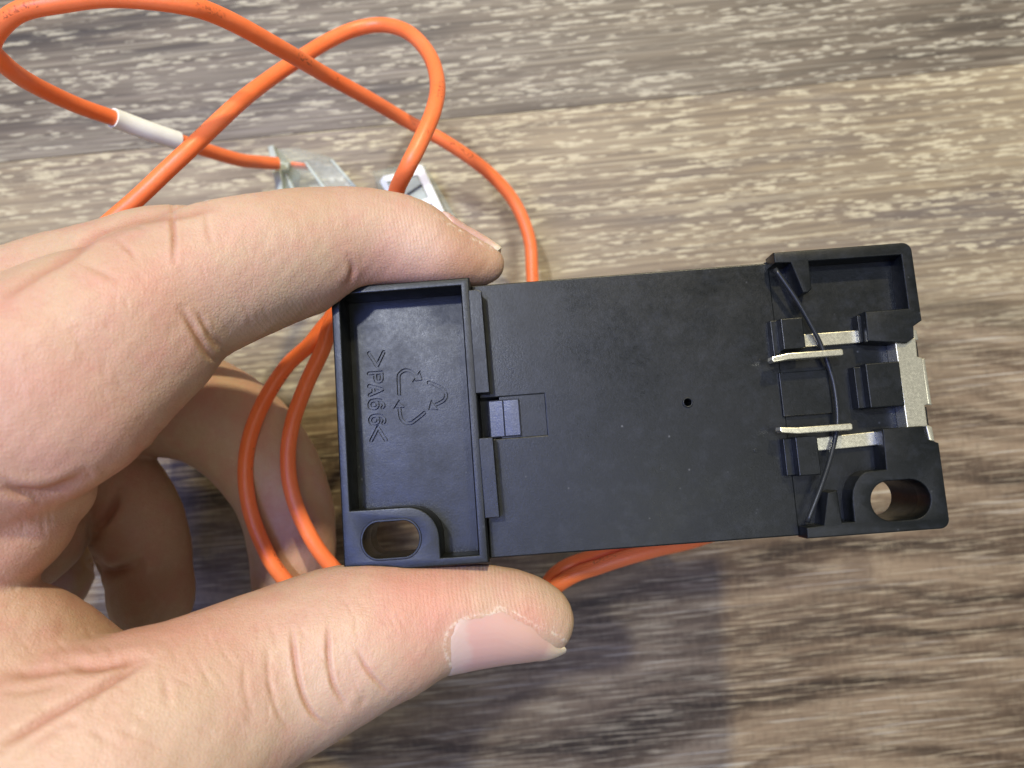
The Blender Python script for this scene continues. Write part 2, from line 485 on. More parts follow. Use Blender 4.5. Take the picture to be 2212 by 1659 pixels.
slotL = arc(8.1, 34.7, 2.1, -90, 90, 20, 2.35) + arc(4.8, 34.7, 2.1, 90, 270, 20, 2.35)
slotR = arc(75.4, 34.5, 2.5, -90, 90, 20, 2.6) + arc(72.6, 34.5, 2.5, 90, 270, 20, 2.6)
def rr(x0, y0, x1, y1, r, n=4):
    out = []
    for (cx, cy, a) in ((x1 - r, y0 + r, -90), (x1 - r, y1 - r, 0), (x0 + r, y1 - r, 90), (x0 + r, y0 + r, 180)):
        out += arc(cx, cy, r, a, a + 90, n)
    return out

# left foot: frame, pocket floor
foot = Acc()
lugcurve = [(12.95, 37.5), (12.95, 34.9)] + arc(8.6, 34.9, 4.35, 0, -90, 12, 4.35)[1:]
pocket = [(1.25, 1.15), (17.9, 1.15), (17.9, 37.5)] + lugcurve + [(1.25, 30.5)]
left_outer = arc(1.3, 1.3, 1.3, 180, 270, 8) + [(19.2, 0), (19.2, 38.7)] + arc(1.2, 37.5, 1.2, 90, 180, 8)
foot.add(prism_mesh(left_outer, [pocket, slotL], 0, 5.7, 0.28, 3))
link_mesh("mounting_foot", *foot.get(), M_PLASTIC, mod, sharp=35)
lug_lip = arc(8.1, 34.7, 2.45, -90, 90, 20, 2.7) + arc(4.8, 34.7, 2.45, 90, 270, 20, 2.7)
v, f = prism_mesh(lug_lip, [slotL], -0.12, 0.4, 0.1)
link_mesh("slot_rim", v, f, M_PLASTIC, mod, sharp=35)

# pocket floor with the engraved marks
def stroke(pts, wd, w0, w1, closed=False, caps=4):
    """ribbon of width wd along pts with round ends, as a prism"""
    P = np.asarray(pts, float)
    T = np.gradient(P, axis=0); T /= np.linalg.norm(T, axis=1)[:, None]
    Nn = np.stack([-T[:, 1], T[:, 0]], 1)
    L = [tuple(p + n * wd / 2) for p, n in zip(P, Nn)]
    Rr = [tuple(p - n * wd / 2) for p, n in zip(P, Nn)]
    def cap(c, t, s):
        a0 = math.atan2(t[1], t[0])
        return [(c[0] + wd / 2 * math.cos(a0 + s * math.pi / 2 - k * s * math.pi / (caps + 1)), c[1] + wd / 2 * math.sin(a0 + s * math.pi / 2 - k * s * math.pi / (caps + 1))) for k in range(1, caps + 1)]
    poly = L + cap(P[-1], T[-1], 1) + Rr[::-1] + [(2 * P[0][0] - q[0], 2 * P[0][1] - q[1]) for q in cap(2 * P[0] - P[0], T[0], 1)]
    n = len(poly)
    v = np.array([(x, y, w0) for x, y in poly] + [(x, y, w1) for x, y in poly])
    # quads strip instead of one n-gon (concave safe)
    m = len(P); f = []
    il = list(range(m)); ir = list(range(m + caps, 2 * m + caps))[::-1]
    for o, flip in ((0, False), (n, True)):
        for i in range(m - 1):
            q = [il[i] + o, il[i + 1] + o, ir[i + 1] + o, ir[i] + o]
            f.append(q if flip else q[::-1])
        e = [il[-1]] + list(range(m, m + caps)) + [ir[-1]]
        s_ = [ir[0]] + list(range(2 * m + caps, n)) + [il[0]]
        for q in (e, s_):
            q = [k + o for k in q]
            f.append(q if flip else q[::-1])
    for i in range(n):
        j = (i + 1) % n
        f.append([i, j, j + n, i + n])
    bm = bmesh.new()
    vs = [bm.verts.new(x) for x in v]
    for q in f:
        try: bm.faces.new([vs[k] for k in q])
        except ValueError: pass
    bmesh.ops.recalc_face_normals(bm, faces=bm.faces)
    bm.verts.ensure_lookup_table(); bm.verts.index_update()
    out = np.array([x.co[:] for x in bm.verts]), [[x.index for x in p.verts] for p in bm.faces]
    bm.free()
    return out

def dens(pts, step=0.18):
    P = np.asarray(pts, float); out = [P[0]]
    for a, b in zip(P[:-1], P[1:]):
        k = max(1, int(np.linalg.norm(b - a) / step))
        for i in range(1, k + 1): out.append(a + (b - a) * i / k)
    return np.array(out)

strokes = []
GW = 0.34
strokes.append(("letter", [(3.8, 8.6), (4.85, 10.5)])); strokes.append(("letter", [(4.85, 10.5), (5.9, 8.6)]))
P_ = [(3.6, 11.55), (5.45, 11.55)] ; strokes.append(("letter", P_))
strokes.append(("letter", [(5.45, 11.55)] + arc(4.98, 12.30, 0.47, 0, 180, 8, 0.55) + [(4.51, 11.55)]))
strokes.append(("letter", [(3.55, 13.35), (5.40, 14.0)])); strokes.append(("letter", [(5.40, 14.0), (3.55, 14.65)])); strokes.append(("letter", [(4.15, 13.55), (4.15, 14.45)]))
for cy in (16.05, 18.25):
    strokes.append(("letter", arc(4.05, cy, 0.60, 0, 360, 18, 0.58)[:-1] + [(4.65, cy)]))
    strokes.append(("letter", [(3.75, cy - 0.52), (4.5, cy - 0.60), (5.1, cy - 0.45), (5.45, cy - 0.12), (5.50, cy + 0.25), (5.30, cy + 0.50)]))
strokes.append(("letter", [(3.45, 21.15), (4.5, 19.35)])); strokes.append(("letter", [(4.5, 19.35), (5.55, 21.2)]))
A1 = [(7.8, 14.8), (7.85, 12.4), (8.1, 11.85), (8.7, 11.5), (9.4, 11.62), (10.0, 12.05), (10.45, 12.55)]
A2 = [(12.1, 13.5), (13.1, 14.0), (14.0, 14.6), (14.45, 15.2), (14.35, 15.9), (13.8, 16.4), (12.9, 16.75)]
A3 = [(11.2, 17.8), (10.0, 18.65), (9.2, 19.1), (8.5, 19.0), (7.95, 18.4), (7.75, 17.6), (7.72, 16.8)]
for a in (A1, A2, A3): strokes.append(("arrow", [tuple(p) for p in catmull(a, 5)]))
heads = [[(9.95, 13.1), (11.2, 13.1), (10.9, 11.85)], [(12.35, 16.15), (12.0, 17.3), (13.2, 17.45)], [(7.05, 16.75), (7.72, 15.85), (8.5, 16.75)]]
def grow(tri, d):
    c = np.mean(tri, axis=0); out = []
    for p in tri:
        v_ = np.array(p) - c; out.append(tuple(c + v_ * (1 + d / np.linalg.norm(v_))))
    return out
def tri_prism(tri, w0, w1):
    v_ = np.array([(x, y, w0) for x, y in tri] + [(x, y, w1) for x, y in tri])
    bm = bmesh.new(); vs = [bm.verts.new(x) for x in v_]
    for q in ([0, 1, 2], [3, 5, 4], [0, 3, 4, 1], [1, 4, 5, 2], [2, 5, 3, 0]): bm.faces.new([vs[k] for k in q])
    bmesh.ops.recalc_face_normals(bm, faces=bm.faces); bm.verts.index_update()
    out = np.array([x.co[:] for x in bm.verts]), [[x.index for x in p.verts] for p in bm.faces]; bm.free()
    return out
FLOOR = 5.5
left_in = arc(1.3, 1.3, 1.1, 180, 270, 5) + [(19.15, 0.2), (19.15, 38.5)] + arc(1.2, 37.5, 1.0, 90, 180, 5)
slab = prism_mesh(left_in, [slotL], FLOOR, 9.5, 0.05, 0)
slab_o = link_mesh("pocket_floor", *slab, M_PLASTIC, mod)
slab_o.parent = None
cut = Acc()
for kname, pts in strokes: cut.add(stroke(dens(pts) if len(pts) < 4 else pts, 0.62, FLOOR - 0.5, FLOOR + 0.38))
for t in heads: cut.add(tri_prism(grow(t, 0.30), FLOOR - 0.5, FLOOR + 0.38))
cut_o = link_mesh("tmp_cut", *cut.get(), None)
md = slab_o.modifiers.new("b", 'BOOLEAN'); md.operation = 'DIFFERENCE'; md.object = cut_o; md.solver = 'EXACT'; md.use_self = True
dg = bpy.context.evaluated_depsgraph_get(); dg.update()
me = bpy.data.meshes.new_from_object(slab_o.evaluated_get(dg))
bpy.data.objects.remove(slab_o); bpy.data.objects.remove(cut_o)
link_me("pocket_floor", me, M_PLASTIC, mod, sharp=35)
# raised middles of the marks, one object per glyph
def mark(name, items, tris=()):
    a = Acc()
    for i, pts in enumerate(items): a.add(stroke(dens(pts) if len(pts) < 4 else pts, 0.24, FLOOR + 0.02 + 0.012 * i, FLOOR + 0.5))
    for i, t in enumerate(tris): a.add(tri_prism(grow(t, -0.12), FLOOR + 0.05, FLOOR + 0.5))
    return link_mesh(name, *a.get(), M_PLASTIC, mod, sharp=35)
S_ = [p for _, p in strokes]
mark("letter", S_[0:2]); mark("letter", S_[2:4]); mark("letter", S_[4:7]); mark("letter", S_[7:9]); mark("letter", S_[9:11]); mark("letter", S_[11:13])
for i in range(3): mark("recycling_arrow", [S_[13 + i]], [heads[i]])

# centre plate, tabs, latch
cp = Acc()
plate = [(19.25, 38.45), (61.3, 38.45), (61.3, 0.5), (19.25, 0.5), (19.25, 16.6), (28.3, 16.6), (28.3, 22.3), (19.25, 22.3)]
latch_hole = [(20.75, 16.75), (28.3, 16.75), (28.3, 22.25), (20.75, 22.25)]
cp.add(prism_mesh([(18.8, 15.6), (21.5, 15.6), (21.5, 22.6), (18.8, 22.6)], [], 7.2, 9.45, 0.05))
cp.add(prism_mesh(plate, [arc(48.0, 19.3, 0.50, 0, 342, 14)], 3.0, 9.3, 0.2, 2))
link_mesh("centre_plate", *cp.get(), M_PLASTIC, mod, sharp=35)
link_mesh("plate_recess", *prism_mesh([(22.0, 16.4), (28.5, 16.4), (28.5, 22.5), (22.0, 22.5)], [], 3.14, 6.0, 0.05), M_PLASTIC, mod, sharp=35)
link_mesh("clip_tab", *prism_mesh([(18.95, 1.85), (20.2, 1.85), (20.75, 2.2), (20.9, 16.15), (19.0, 16.15)], [], -0.15, 4.0, 0.1, 2), M_PLASTIC, mod, sharp=35)
link_mesh("clip_tab", *prism_mesh([(18.95, 22.2), (20.9, 22.2), (21.05, 32.85), (19.1, 32.85)], [], -0.15, 4.0, 0.1, 2), M_PLASTIC, mod, sharp=35)
# release latch: a bar with a humped profile in u-w, swept along v
prof = [(20.40, 5.0), (20.42, 3.15), (20.6, 2.98), (21.4, 2.92), (22.4, 2.80), (22.5, 2.95), (22.6, 2.78), (23.6, 2.66), (24.6, 2.58), (24.75, 2.66), (24.78, 5.0)]
vs, fs = [], []
vv = [17.0, 17.15, 22.0, 22.15]
for k, v_ in enumerate(vv):
    ins = 0.10 if k in (0, 3) else 0
    for (u, w) in prof: vs.append((u, v_, w + ins if w < 4 else w))
np_ = len(prof)
for k in range(3):
    for i in range(np_ - 1): fs.append([k * np_ + i, (k + 1) * np_ + i, (k + 1) * np_ + i + 1, k * np_ + i + 1])
fs.append(list(range(np_))); fs.append([3 * np_ + i for i in range(np_)][::-1])
link_mesh("release_latch", np.array(vs), fs, mat_plastic("scuffed_black_plastic", (0.03, 0.033, 0.045), 0.30, 2.5), mod, sharp=2)
# little moulding mark in the middle of the plate
v, f = prism_mesh(arc(48.0, 19.3, 0.72, 0, 342, 18), [arc(48.0, 19.3, 0.52, 0, 342, 14)], 2.72, 3.1, 0.08)
link_mesh("ejector_mark", v, f, M_PLASTIC, mod, sharp=35)
link_mesh("ejector_mark", *prism_mesh(arc(56.7, 26.6, 0.34, 0, 342, 14), [], 2.93, 3.1, 0.04), M_PLASTIC, mod, sharp=35)

# right foot
rf = Acc()
base_r = [(60.9, 0.3)] + arc(78.6, 1.4, 1.0, -90, 0, 4) + [(79.6, 11.0), (78.9, 11.6), (78.9, 27.0), (79.7, 27.4)] + arc(78.7, 37.4, 1.0, 0, 90, 4) + [(60.9, 38.4)]
rf.add(prism_mesh(base_r, [slotR], 3.25, 11.0, 0.1, 1))
link_mesh("end_floor", *rf.get(), M_PLASTIC, mod, sharp=35)
top_r = [(61.1, -0.15)] + arc(78.7, 1.1, 1.25, -90, 0, 8) + [(80.0, 10.8), (78.8, 11.5), (78.65, 13.1), (77.6, 13.75), (76.6, 13.6), (72.4, 13.1), (72.5, 9.0), (78.4, 9.0), (78.4, 1.55), (65.8, 1.45), (65.75, 5.3), (65.2, 5.75), (64.5, 5.75), (63.3, 1.45), (61.1, 1.35)]
link_mesh("end_frame", *prism_mesh(top_r, [], 0, 3.6, 0.2, 3), M_PLASTIC, mod, sharp=35)
low_r = [(72.8, 24.95), (78.2, 25.0), (78.6, 26.8), (80.0, 27.4)] + arc(78.75, 37.35, 1.25, 0, 90, 8) + [(61.2, 38.6), (61.25, 37.15), (63.55, 37.0), (64.55, 32.8), (65.85, 32.6), (66.0, 36.85), (67.6, 36.85), (67.65, 33.95)] + [(67.9, 32.7), (68.35, 31.8), (69.0, 31.0), (69.8, 30.5), (70.6, 30.4), (72.6, 30.35)]
link_mesh("mounting_foot", *prism_mesh(low_r, [slotR], 0, 3.6, 0.2, 3), M_PLASTIC, mod, sharp=35)
for r_ in ((61.0, 9.1, 64.0, 13.35), (61.1, 25.2, 64.05, 30.4), (71.6, 16.1, 76.2, 22.1)):
    link_mesh("contact_block", *prism_mesh([(r_[0], r_[1]), (r_[2], r_[1]), (r_[2], r_[3]), (r_[0], r_[3])], [], 0, 3.6, 0.15, 2), M_PLASTIC, mod, sharp=35)
for r_ in ((60.1, 9.0, 61.2, 14.2, 1.6), (60.0, 25.3, 61.3, 30.3, 1.6), (60.8, 16.2, 67.6, 22.3, 2.55), (70.6, 16.3, 71.8, 22.0, 1.4), (72.0, 9.2, 72.9, 13.0, 1.5)):
    link_mesh("raised_step", *prism_mesh([(r_[0], r_[1]), (r_[2], r_[1]), (r_[2], r_[3]), (r_[0], r_[3])], [], r_[4], 3.7, 0.12, 2), M_PLASTIC, mod, sharp=35)
# metal
for cv, t in ((14.4, 0.8), (24.4, 0.8)):
    s_ = 0.25 if cv < 20 else -0.35
    outl = [(59.05, cv - 0.33 - s_ * -0.9), (61.2, cv - 0.45), (68.4, cv - 0.45), (68.6, cv - 0.3), (68.6, cv + 0.3), (68.4, cv + 0.42), (61.3, cv + 0.42), (59.2, cv + 0.40 + s_ * 0.9), (58.95, cv + 0.1 + s_ * 0.9)]
    link_mesh("contact_blade", *prism_mesh(outl, [], -0.75, 1.15, 0.14, 2), M_METAL, mod, sharp=35)
link_mesh("contact_strip", *prism_mesh([(63.8, 11.1), (72.95, 11.1), (72.95, 12.9), (63.8, 12.9)], [], 2.4, 3.5, 0.12), M_METAL, mod, sharp=35)
link_mesh("contact_strip", *prism_mesh([(63.9, 25.5), (72.9, 25.2), (72.9, 27.1), (63.9, 27.3)], [], 2.4, 3.5, 0.12), M_METAL, mod, sharp=35)
link_mesh("terminal_plate", *prism_mesh([(76.3, 12.9), (79.2, 13.0), (79.1, 15.6), (79.7, 15.8), (79.7, 22.1), (79.2, 22.3), (79.2, 25.1), (76.4, 25.1)], [], 0.7, 3.3, 0.15), M_METAL, mod, sharp=35)
link_mesh("terminal_edge", *prism_mesh([(79.65, 15.9), (80.25, 15.8), (80.35, 22.3), (79.65, 22.2)], [], 1.0, 6.0, 0.22, 3), M_METAL, mod, sharp=35)
link_mesh("terminal_edge", *prism_mesh([(78.7, 11.7), (79.6, 11.9), (79.7, 13.3), (78.9, 13.4)], [], 0.9, 6.0, 0.2, 3), M_METAL, mod, sharp=35)
link_mesh("terminal_edge", *prism_mesh([(79.0, 24.7), (79.9, 25.2), (80.0, 27.2), (79.2, 27.0)], [], 0.9, 6.0, 0.2, 3), M_METAL, mod, sharp=35)
for r_ in ((79.15, 13.4, 79.75, 15.7), (79.2, 22.45, 79.85, 25.0)):
    link_mesh("side_notch", *prism_mesh([(r_[0], r_[1]), (r_[2], r_[1]), (r_[2], r_[3]), (r_[0], r_[3])], [], 1.6, 8.0, 0.1, 1), M_PLASTIC, mod, sharp=35)
sp = [(61.35, 1.9, 0.9), (63.8, 6.4, 1.0), (65.8, 10.7, 1.4), (66.9, 13.5, 1.75), (67.5, 16.0, 1.9), (67.9, 18.8, 1.9), (67.8, 22.8, 1.8), (67.2, 25.4, 1.75), (65.8, 28.8, 1.4), (63.9, 32.5, 1.0), (61.75, 36.5, 0.9)]
link_mesh("spring_wire", *tube_mesh(catmull(sp, 6), 0.33, 14), M_SPRING, mod, smooth=True)
# deep body behind the plate
link_mesh("housing_body", *prism_mesh(rr(19.7, 1.2, 60.6, 37.6, 0.8), [], 9.0, 21.0, 0.4), M_PLASTIC, mod, sharp=35)
for k in range(5):
    link_mesh("terminal_barrier", *prism_mesh(rr(19.0, 2.0 + k * 8.3, 24.0, 3.2 + k * 8.3, 0.3), [], 9.3, 20.4, 0.2), M_PLASTIC, mod, sharp=35)

# ------------------------------------------------------------------ wires
R_W = 1.3
def wire_obj(name, pts, parent=None, n=12, r=R_W):
    """pts: (x, y, depth) -> smooth round wire, uv.x = millimetres along it"""
    P = np.array([P3(*p) for p in pts])
    C = catmull(P, n)
    C[:, 2] = np.maximum(C[:, 2], r + 0.05)
    seg = 20
    v, f = tube_mesh(C, r, seg)
    o = link_mesh(name, v, f, M_WIRE, parent, smooth=True)
    me = o.data
    L = np.concatenate([[0], np.cumsum(np.linalg.norm(np.diff(C, axis=0), axis=1))])
    uv = me.uv_layers.new(name="UVMap")
    li = np.zeros(len(me.loops), int); me.loops.foreach_get('vertex_index', li)
    ring, k = li // seg, li % seg
    a = k / seg
    # keep the seam clean: faces that wrap get angle 1.0
    k_ = k.reshape(-1) ; out = np.stack([L[ring], a], 1)
    for p in me.polygons:
        if p.loop_total == 4:
            s0 = p.loop_start; ks = k[s0:s0 + 4]
            if ks.max() == seg - 1 and ks.min() == 0:
                for j in range(4):
                    if k[s0 + j] == 0: out[s0 + j, 1] = 1.0
    uv.data.foreach_set('uv', out.ravel())
    return o, C

# wire with the marker tube
wA = bpy.data.objects.new("orange_wire", None); col.objects.link(wA)
wA.location = tuple(P3(500, 340, H) * S)
tag(wA, "orange wire with a white marker tube, looping out past the top left corner", "wire")
ptsA = [(601, 353, 160), (593, 353, 159.5), (556, 350, 156), (516, 345, 151), (451, 326, 144), (400, 309, 139), (330, 286, 134), (251, 257, 129), (161, 225, 122), (64, 178, 113), (5, 135, 106), (-20, 98, 103), (5, 53, 101), (50, 22, 100), (129, 6, 100), (240, -6, 100), (387, 8, 102), (484, 39, 107), (612, 108, 117), (700, 160, 128), (800, 215, 138), (880, 262, 146), (965, 308, 149), (1050, 368, 153), (1110, 435, 156), (1143, 515, 157), (1150, 600, 157), (1160, 760, 156), (1250, 900, 154), (1450, 990, 151), (1600, 1050, 145), (1600, 1122, 139), (1510, 1164, 134), (1405, 1190, 131), (1300, 1222, 130), (1205, 1264, 130), (1050, 1400, 137), (850, 1420, 134), (700, 1340, 131), (605, 1240, 129), (567, 1175, 129), (540, 1100, 129.5), (530, 1020, 130), (541, 940, 130), (573, 862, 130), (620, 790, 130), (668, 745, 129), (705, 700, 128.5), (760, 650, 128.5), (880, 700, 129)]
# object data is in world mm: shift into the Empty's frame
def rebase(o, root):
    o.parent = root
    o.matrix_parent_inverse = root.matrix_basis.inverted()
oA, CA = wire_obj("insulation", ptsA); rebase(oA, wA)
# marker tube: follow the wire between the two ends
def nearest(C, p):
    pr = lambda q: np.stack([q[:, 0] / (H - q[:, 2]), q[:, 1] / (H - q[:, 2])], 1)
    return int(np.argmin(np.linalg.norm(pr(C) - pr(np.asarray(p)[None, :]), axis=1)))
i0, i1 = nearest(CA, P3(244, 255, 128)), nearest(CA, P3(384, 304, 138))
lo, hi = min(i0, i1), max(i0, i1)
segp = CA[lo:hi + 1]
v1, f1 = tube_mesh(segp, 1.66, 28, cap=False); v2, f2 = tube_mesh(segp, 1.32, 28, cap=False)
n1 = len(v1); f2 = [q[::-1] for q in f2]
ff = f1 + [[i + n1 for i in q] for q in f2]
for k in range(28):
    k2 = (k + 1) % 28
    ff.append([k2, k, k + n1, k2 + n1]); e = len(segp) - 1
    ff.append([e * 28 + k, e * 28 + k2, e * 28 + k2 + n1, e * 28 + k + n1])
sl = link_mesh("marker_tube", np.concatenate([v1, v2]), ff, M_SLEEVE, smooth=False, sharp=40); rebase(sl, wA)
mid = segp[int(len(segp) * 0.50)]
v, f = prism_mesh(arc(0, 0, 0.42, 0, 330, 9, 0.22), [], -0.15, 0.15, 0.02)
a_ = math.radians(-50); v = v @ np.array([[math.cos(a_), math.sin(a_), 0], [-math.sin(a_), math.cos(a_), 0], [0, 0, 1]])
ink = link_mesh("printed_mark", v + mid + np.array([-0.5, -1.15, 1.0]), f, M_INK); rebase(ink, sl)

wB = bpy.data.objects.new("orange_wire", None); col.objects.link(wB)
wB.location = tuple(P3(930, 400, H) * S)
tag(wB, "orange wire rising from behind the index finger, crossing over itself into a tall loop", "wire")
ptsB = [(1010, 520, 164), (960, 560, 158), (850, 600, 142), (650, 660, 132), (420, 690, 124), (230, 640, 117), (160, 570, 115), (210, 505, 114), (300, 425, 114), (360, 368, 114.5), (419, 313, 115.5), (516, 222, 121), (580, 172, 127), (645, 128, 132), (710, 88, 137), (770, 62, 140), (830, 54, 140), (885, 72, 137), (928, 120, 132), (945, 180, 126), (936, 240, 120), (906, 310, 117), (880, 362, 117), (855, 420, 122), (850, 500, 126), (930, 620, 130), (1130, 800, 136), (1330, 950, 143), (1500, 1020, 146), (1560, 1084, 143), (1490, 1142, 138), (1385, 1172, 135), (1290, 1200, 133), (1200, 1240, 132), (1130, 1340, 141), (1000, 1390, 138), (840, 1340, 132), (714, 1220, 129), (660, 1140, 128.5), (630, 1060, 128.5), (622, 985, 128.5), (633, 910, 128.5), (662, 830, 128), (697, 755, 127.5), (722, 690, 127), (790, 630, 127), (900, 640, 128)]
oB, CB = wire_obj("insulation", ptsB); rebase(oB, wB)

# connectors
def frame_at(x, y, Z, ang):
    """matrix placing local mm shapes on the table: local x along image direction ang (deg, clockwise from right)"""
    a = math.radians(-ang)
    o = P3(x, y, Z)
    return np.array([[math.cos(a), -math.sin(a), 0], [math.sin(a), math.cos(a), 0], [0, 0, 1]]), o
def place(vf, fr):
    v, f = vf
    return v @ fr[0].T + fr[1], f
def clear_part(name, vf, fr, mat, root, parent=None):
    v, f = place(vf, fr)
    o = link_mesh(name, v, f, mat, sharp=35); rebase(o, root)
    return o

def sub(child, parent):
    """re-parent a rebased child one level deeper (parent sits in the same frame)"""
    child.parent = parent
    child.matrix_parent_inverse = Matrix.Identity(4)
    child.matrix_basis = Matrix.Identity(4)

def tpoly(name, pts, z0, z1, mat, root, parent=None, holes=(), b=0.25):
    """plan outline given by image directions, standing z0..z1 mm above the table"""
    conv = lambda q: [tuple(P3(x, y, H - z1)[:2]) for x, y in q]
    v, f = prism_mesh(conv(pts), [conv(h) for h in holes], z0, z1, b)
    o = link_mesh(name, v, f, mat, sharp=35); rebase(o, root)
    if parent is not None: sub(o, parent)
    return o
c1 = tpoly("connector_shell", [(592, 322), (640, 318), (716, 340), (850, 500), (760, 560), (660, 500), (607, 408)], 0.2, 7.8, M_CLEAR, wA)
tpoly("collar", [(578, 316), (590, 312), (600, 345), (625, 352), (622, 366), (606, 368), (612, 412), (600, 420), (588, 372)], 0.6, 9.4, M_MILK, wA, c1)
tpoly("wire_end", [(626, 347), (658, 351), (660, 360), (627, 358)], 5.0, 7.95, M_WIRE, wA, c1, b=0.6)
tpoly("connector_rib", [(656, 350), (662, 349), (730, 440), (724, 446)], 6.2, 8.15, M_MILK, wA, c1, b=0.15)
tpoly("connector_rib", [(612, 372), (618, 370), (650, 440), (643, 444)], 6.2, 8.1, M_MILK, wA, c1, b=0.15)
tpoly("connector_rib", [(712, 345), (718, 343), (852, 497), (846, 502)], 6.2, 8.1, M_MILK, wA, c1, b=0.15)
c2 = tpoly("connector_shell", [(802, 370), (905, 350), (918, 356), (1010, 510), (990, 540), (880, 560)], 0.2, 6.6, M_CLEAR, wB)
tpoly("connector_frame", [(820, 392), (828, 380), (892, 366), (900, 356), (912, 356), (962, 462), (980, 505), (966, 508), (932, 440), (890, 455), (886, 442), (925, 426), (902, 378), (836, 393), (850, 425), (842, 430)], 5.8, 7.1, M_SLEEVE, wB, c2, b=0.15)
tpoly("contact_window", [(838, 396), (901, 381), (924, 427), (880, 443), (858, 440)], 5.0, 6.75, M_MILK, wB, c2, b=0.1)
tpoly("contact_slot", [(878, 418), (910, 397), (913, 401), (882, 422)], 6.6, 6.95, M_INK, wB, c2, b=0.05)
tpoly("contact_window", [(893, 458), (931, 444), (960, 500), (925, 520)], 5.0, 6.7, M_TIN, wB, c2, b=0.1)

# ------------------------------------------------------------------ the hand: one smooth surface from a distance field
def Q(x, y, Z, r):
    """image position, depth mm, radius in image units -> world point + radius mm"""
    return np.array([*P3(x, y, Z), r * Z / F])
chains = []     # (points (n,4), k)
def chain(pts, k, n=5):
    chains.append((catmull([Q(*p) for p in pts], n), k))
#  index finger
chain([(-330, 1080, 86, 300), (-180, 985, 86, 275), (-60, 905, 87, 258), (60, 830, 88, 232), (170, 758, 90, 206), (268, 702, 92, 184), (365, 645, 95, 166), (460, 602, 98, 158), (550, 572, 101, 148), (640, 548, 104, 137), (720, 526, 106, 119), (790, 520, 108, 113), (870, 532, 110, 106), (950, 556, 111, 82), (1015, 568, 112, 58), (1048, 570, 112, 42)], 0)
#  dorsal side of the index finger and knuckle, further from the camera
chain([(-300, 900, 96, 290), (-120, 800, 97, 250), (20, 735, 98, 195), (140, 672, 99, 165), (250, 630, 100, 152), (340, 600, 102, 150), (420, 590, 104, 140), (520, 575, 106, 120)], 1.6)
#  fleshy underside of the proximal joint, and palm below the index finger
chain([(40, 930, 86, 130), (180, 900, 88, 118), (280, 825, 90, 92), (350, 775, 92, 72)], 6)
chain([(-150, 1010, 90, 190), (20, 960, 94, 115), (170, 945, 100, 80), (280, 920, 104, 62)], 1.2)
chain([(-260, 1150, 90, 260), (-120, 1120, 89, 210), (-20, 1110, 89, 165), (60, 1075, 90, 112), (120, 1060, 92, 82)], 1.0)
#  thumb: wrist -> tip
chain([(-420, 2250, 84, 560), (-200, 2060, 82, 500), (-20, 1890, 82, 430), (150, 1745, 84, 345), (290, 1640, 87, 272), (420, 1555, 91, 222), (530, 1490, 95, 195), (630, 1440, 98, 180), (720, 1398, 100, 168), (800, 1368, 101, 152), (880, 1348, 102, 132), (960, 1334, 103, 116), (1040, 1327, 104, 107), (1110, 1328, 104.5, 96), (1152, 1336, 105, 83), (1166, 1340, 105, 74)], 4)
#  joint bulge on the thumb's outer side
chain([(690, 1440, 97, 132), (760, 1415, 98, 122), (840, 1390, 100, 108)], 2.5)
#  heel of the thumb / thenar and the fold to the palm
chain([(-330, 1600, 86, 300), (-160, 1530, 86, 270), (-20, 1460, 88, 205), (90, 1425, 91, 140), (190, 1435, 94, 92), (260, 1450, 96, 66)], 1.5)
chain([(-350, 1100, 92, 260), (-330, 1500, 92, 330), (-350, 2000, 92, 420)], 6)
#  far part of the palm
chain([(-300, 1000, 120, 240), (-280, 1300, 124, 260), (-260, 1600, 126, 260)], 5)
chain([(-250, 1250, 128, 240), (-60, 1240, 134, 170), (70, 1235, 140, 120)], 4)
#  middle finger
chain([(-120, 900, 134, 170), (120, 860, 134, 150), (300, 860, 136, 128), (420, 880, 138, 118), (510, 930, 139, 112), (580, 1010, 139.5, 106), (618, 1095, 140, 98), (632, 1180, 140, 92), (630, 1260, 140, 84), (618, 1330, 139, 66)], 1.2)
#  ring finger
chain([(-120, 1030, 138, 150), (60, 1000, 137, 125), (180, 1005, 136, 108), (250, 1050, 135, 98), (290, 1120, 134, 98), (312, 1190, 134, 96), (322, 1230, 134, 88), (328, 1290, 133, 88), (326, 1340, 133, 66), (324, 1380, 132, 40)], 0.6)
#  ring finger's folded middle joint against the little finger
chain([(40, 1040, 138, 95), (140, 1072, 138, 88), (196, 1092, 138, 66)], 0.4)
#  little finger
chain([(-180, 1180, 132, 150), (-60, 1130, 130, 120), (50, 1100, 128, 100), (100, 1120, 126, 86), (92, 1175, 124, 78), (44, 1225, 122, 66), (-20, 1265, 120, 60)], 0.8)

def chain_d(p, C):
    """distance of points p (...,3) to a chain of tapered capsules"""
    d = None
    for a, b in zip(C[:-1], C[1:]):
        ab = b[:3] - a[:3]; L2 = float(ab @ ab) + 1e-9
        t = np.clip(((p - a[:3].astype(p.dtype)) @ ab.astype(p.dtype)) / L2, 0, 1)
        q = p - a[:3].astype(p.dtype) - t[..., None] * ab.astype(p.dtype)
        v = np.sqrt((q * q).sum(-1)) - (a[3] + t * (b[3] - a[3]))
        d = v if d is None else np.minimum(d, v)
    return d
def smin(a, b, k):
    if k <= 0: return np.minimum(a, b)
    h = np.maximum(k - np.abs(a - b), 0) / k
    return np.minimum(a, b) - h * h * k * 0.25
def module_d(p):
    """distance to the block the fingers press on"""
    q = (p - WT) @ WR
    c = np.array([40.0, 19.35, 5.4]); hs = np.array([39.9, 19.3, 5.4]) - 0.6
    e = np.abs(q - c) - hs
    return np.sqrt((np.maximum(e, 0) ** 2).sum(-1)) + np.minimum(e.max(-1), 0) - 0.6
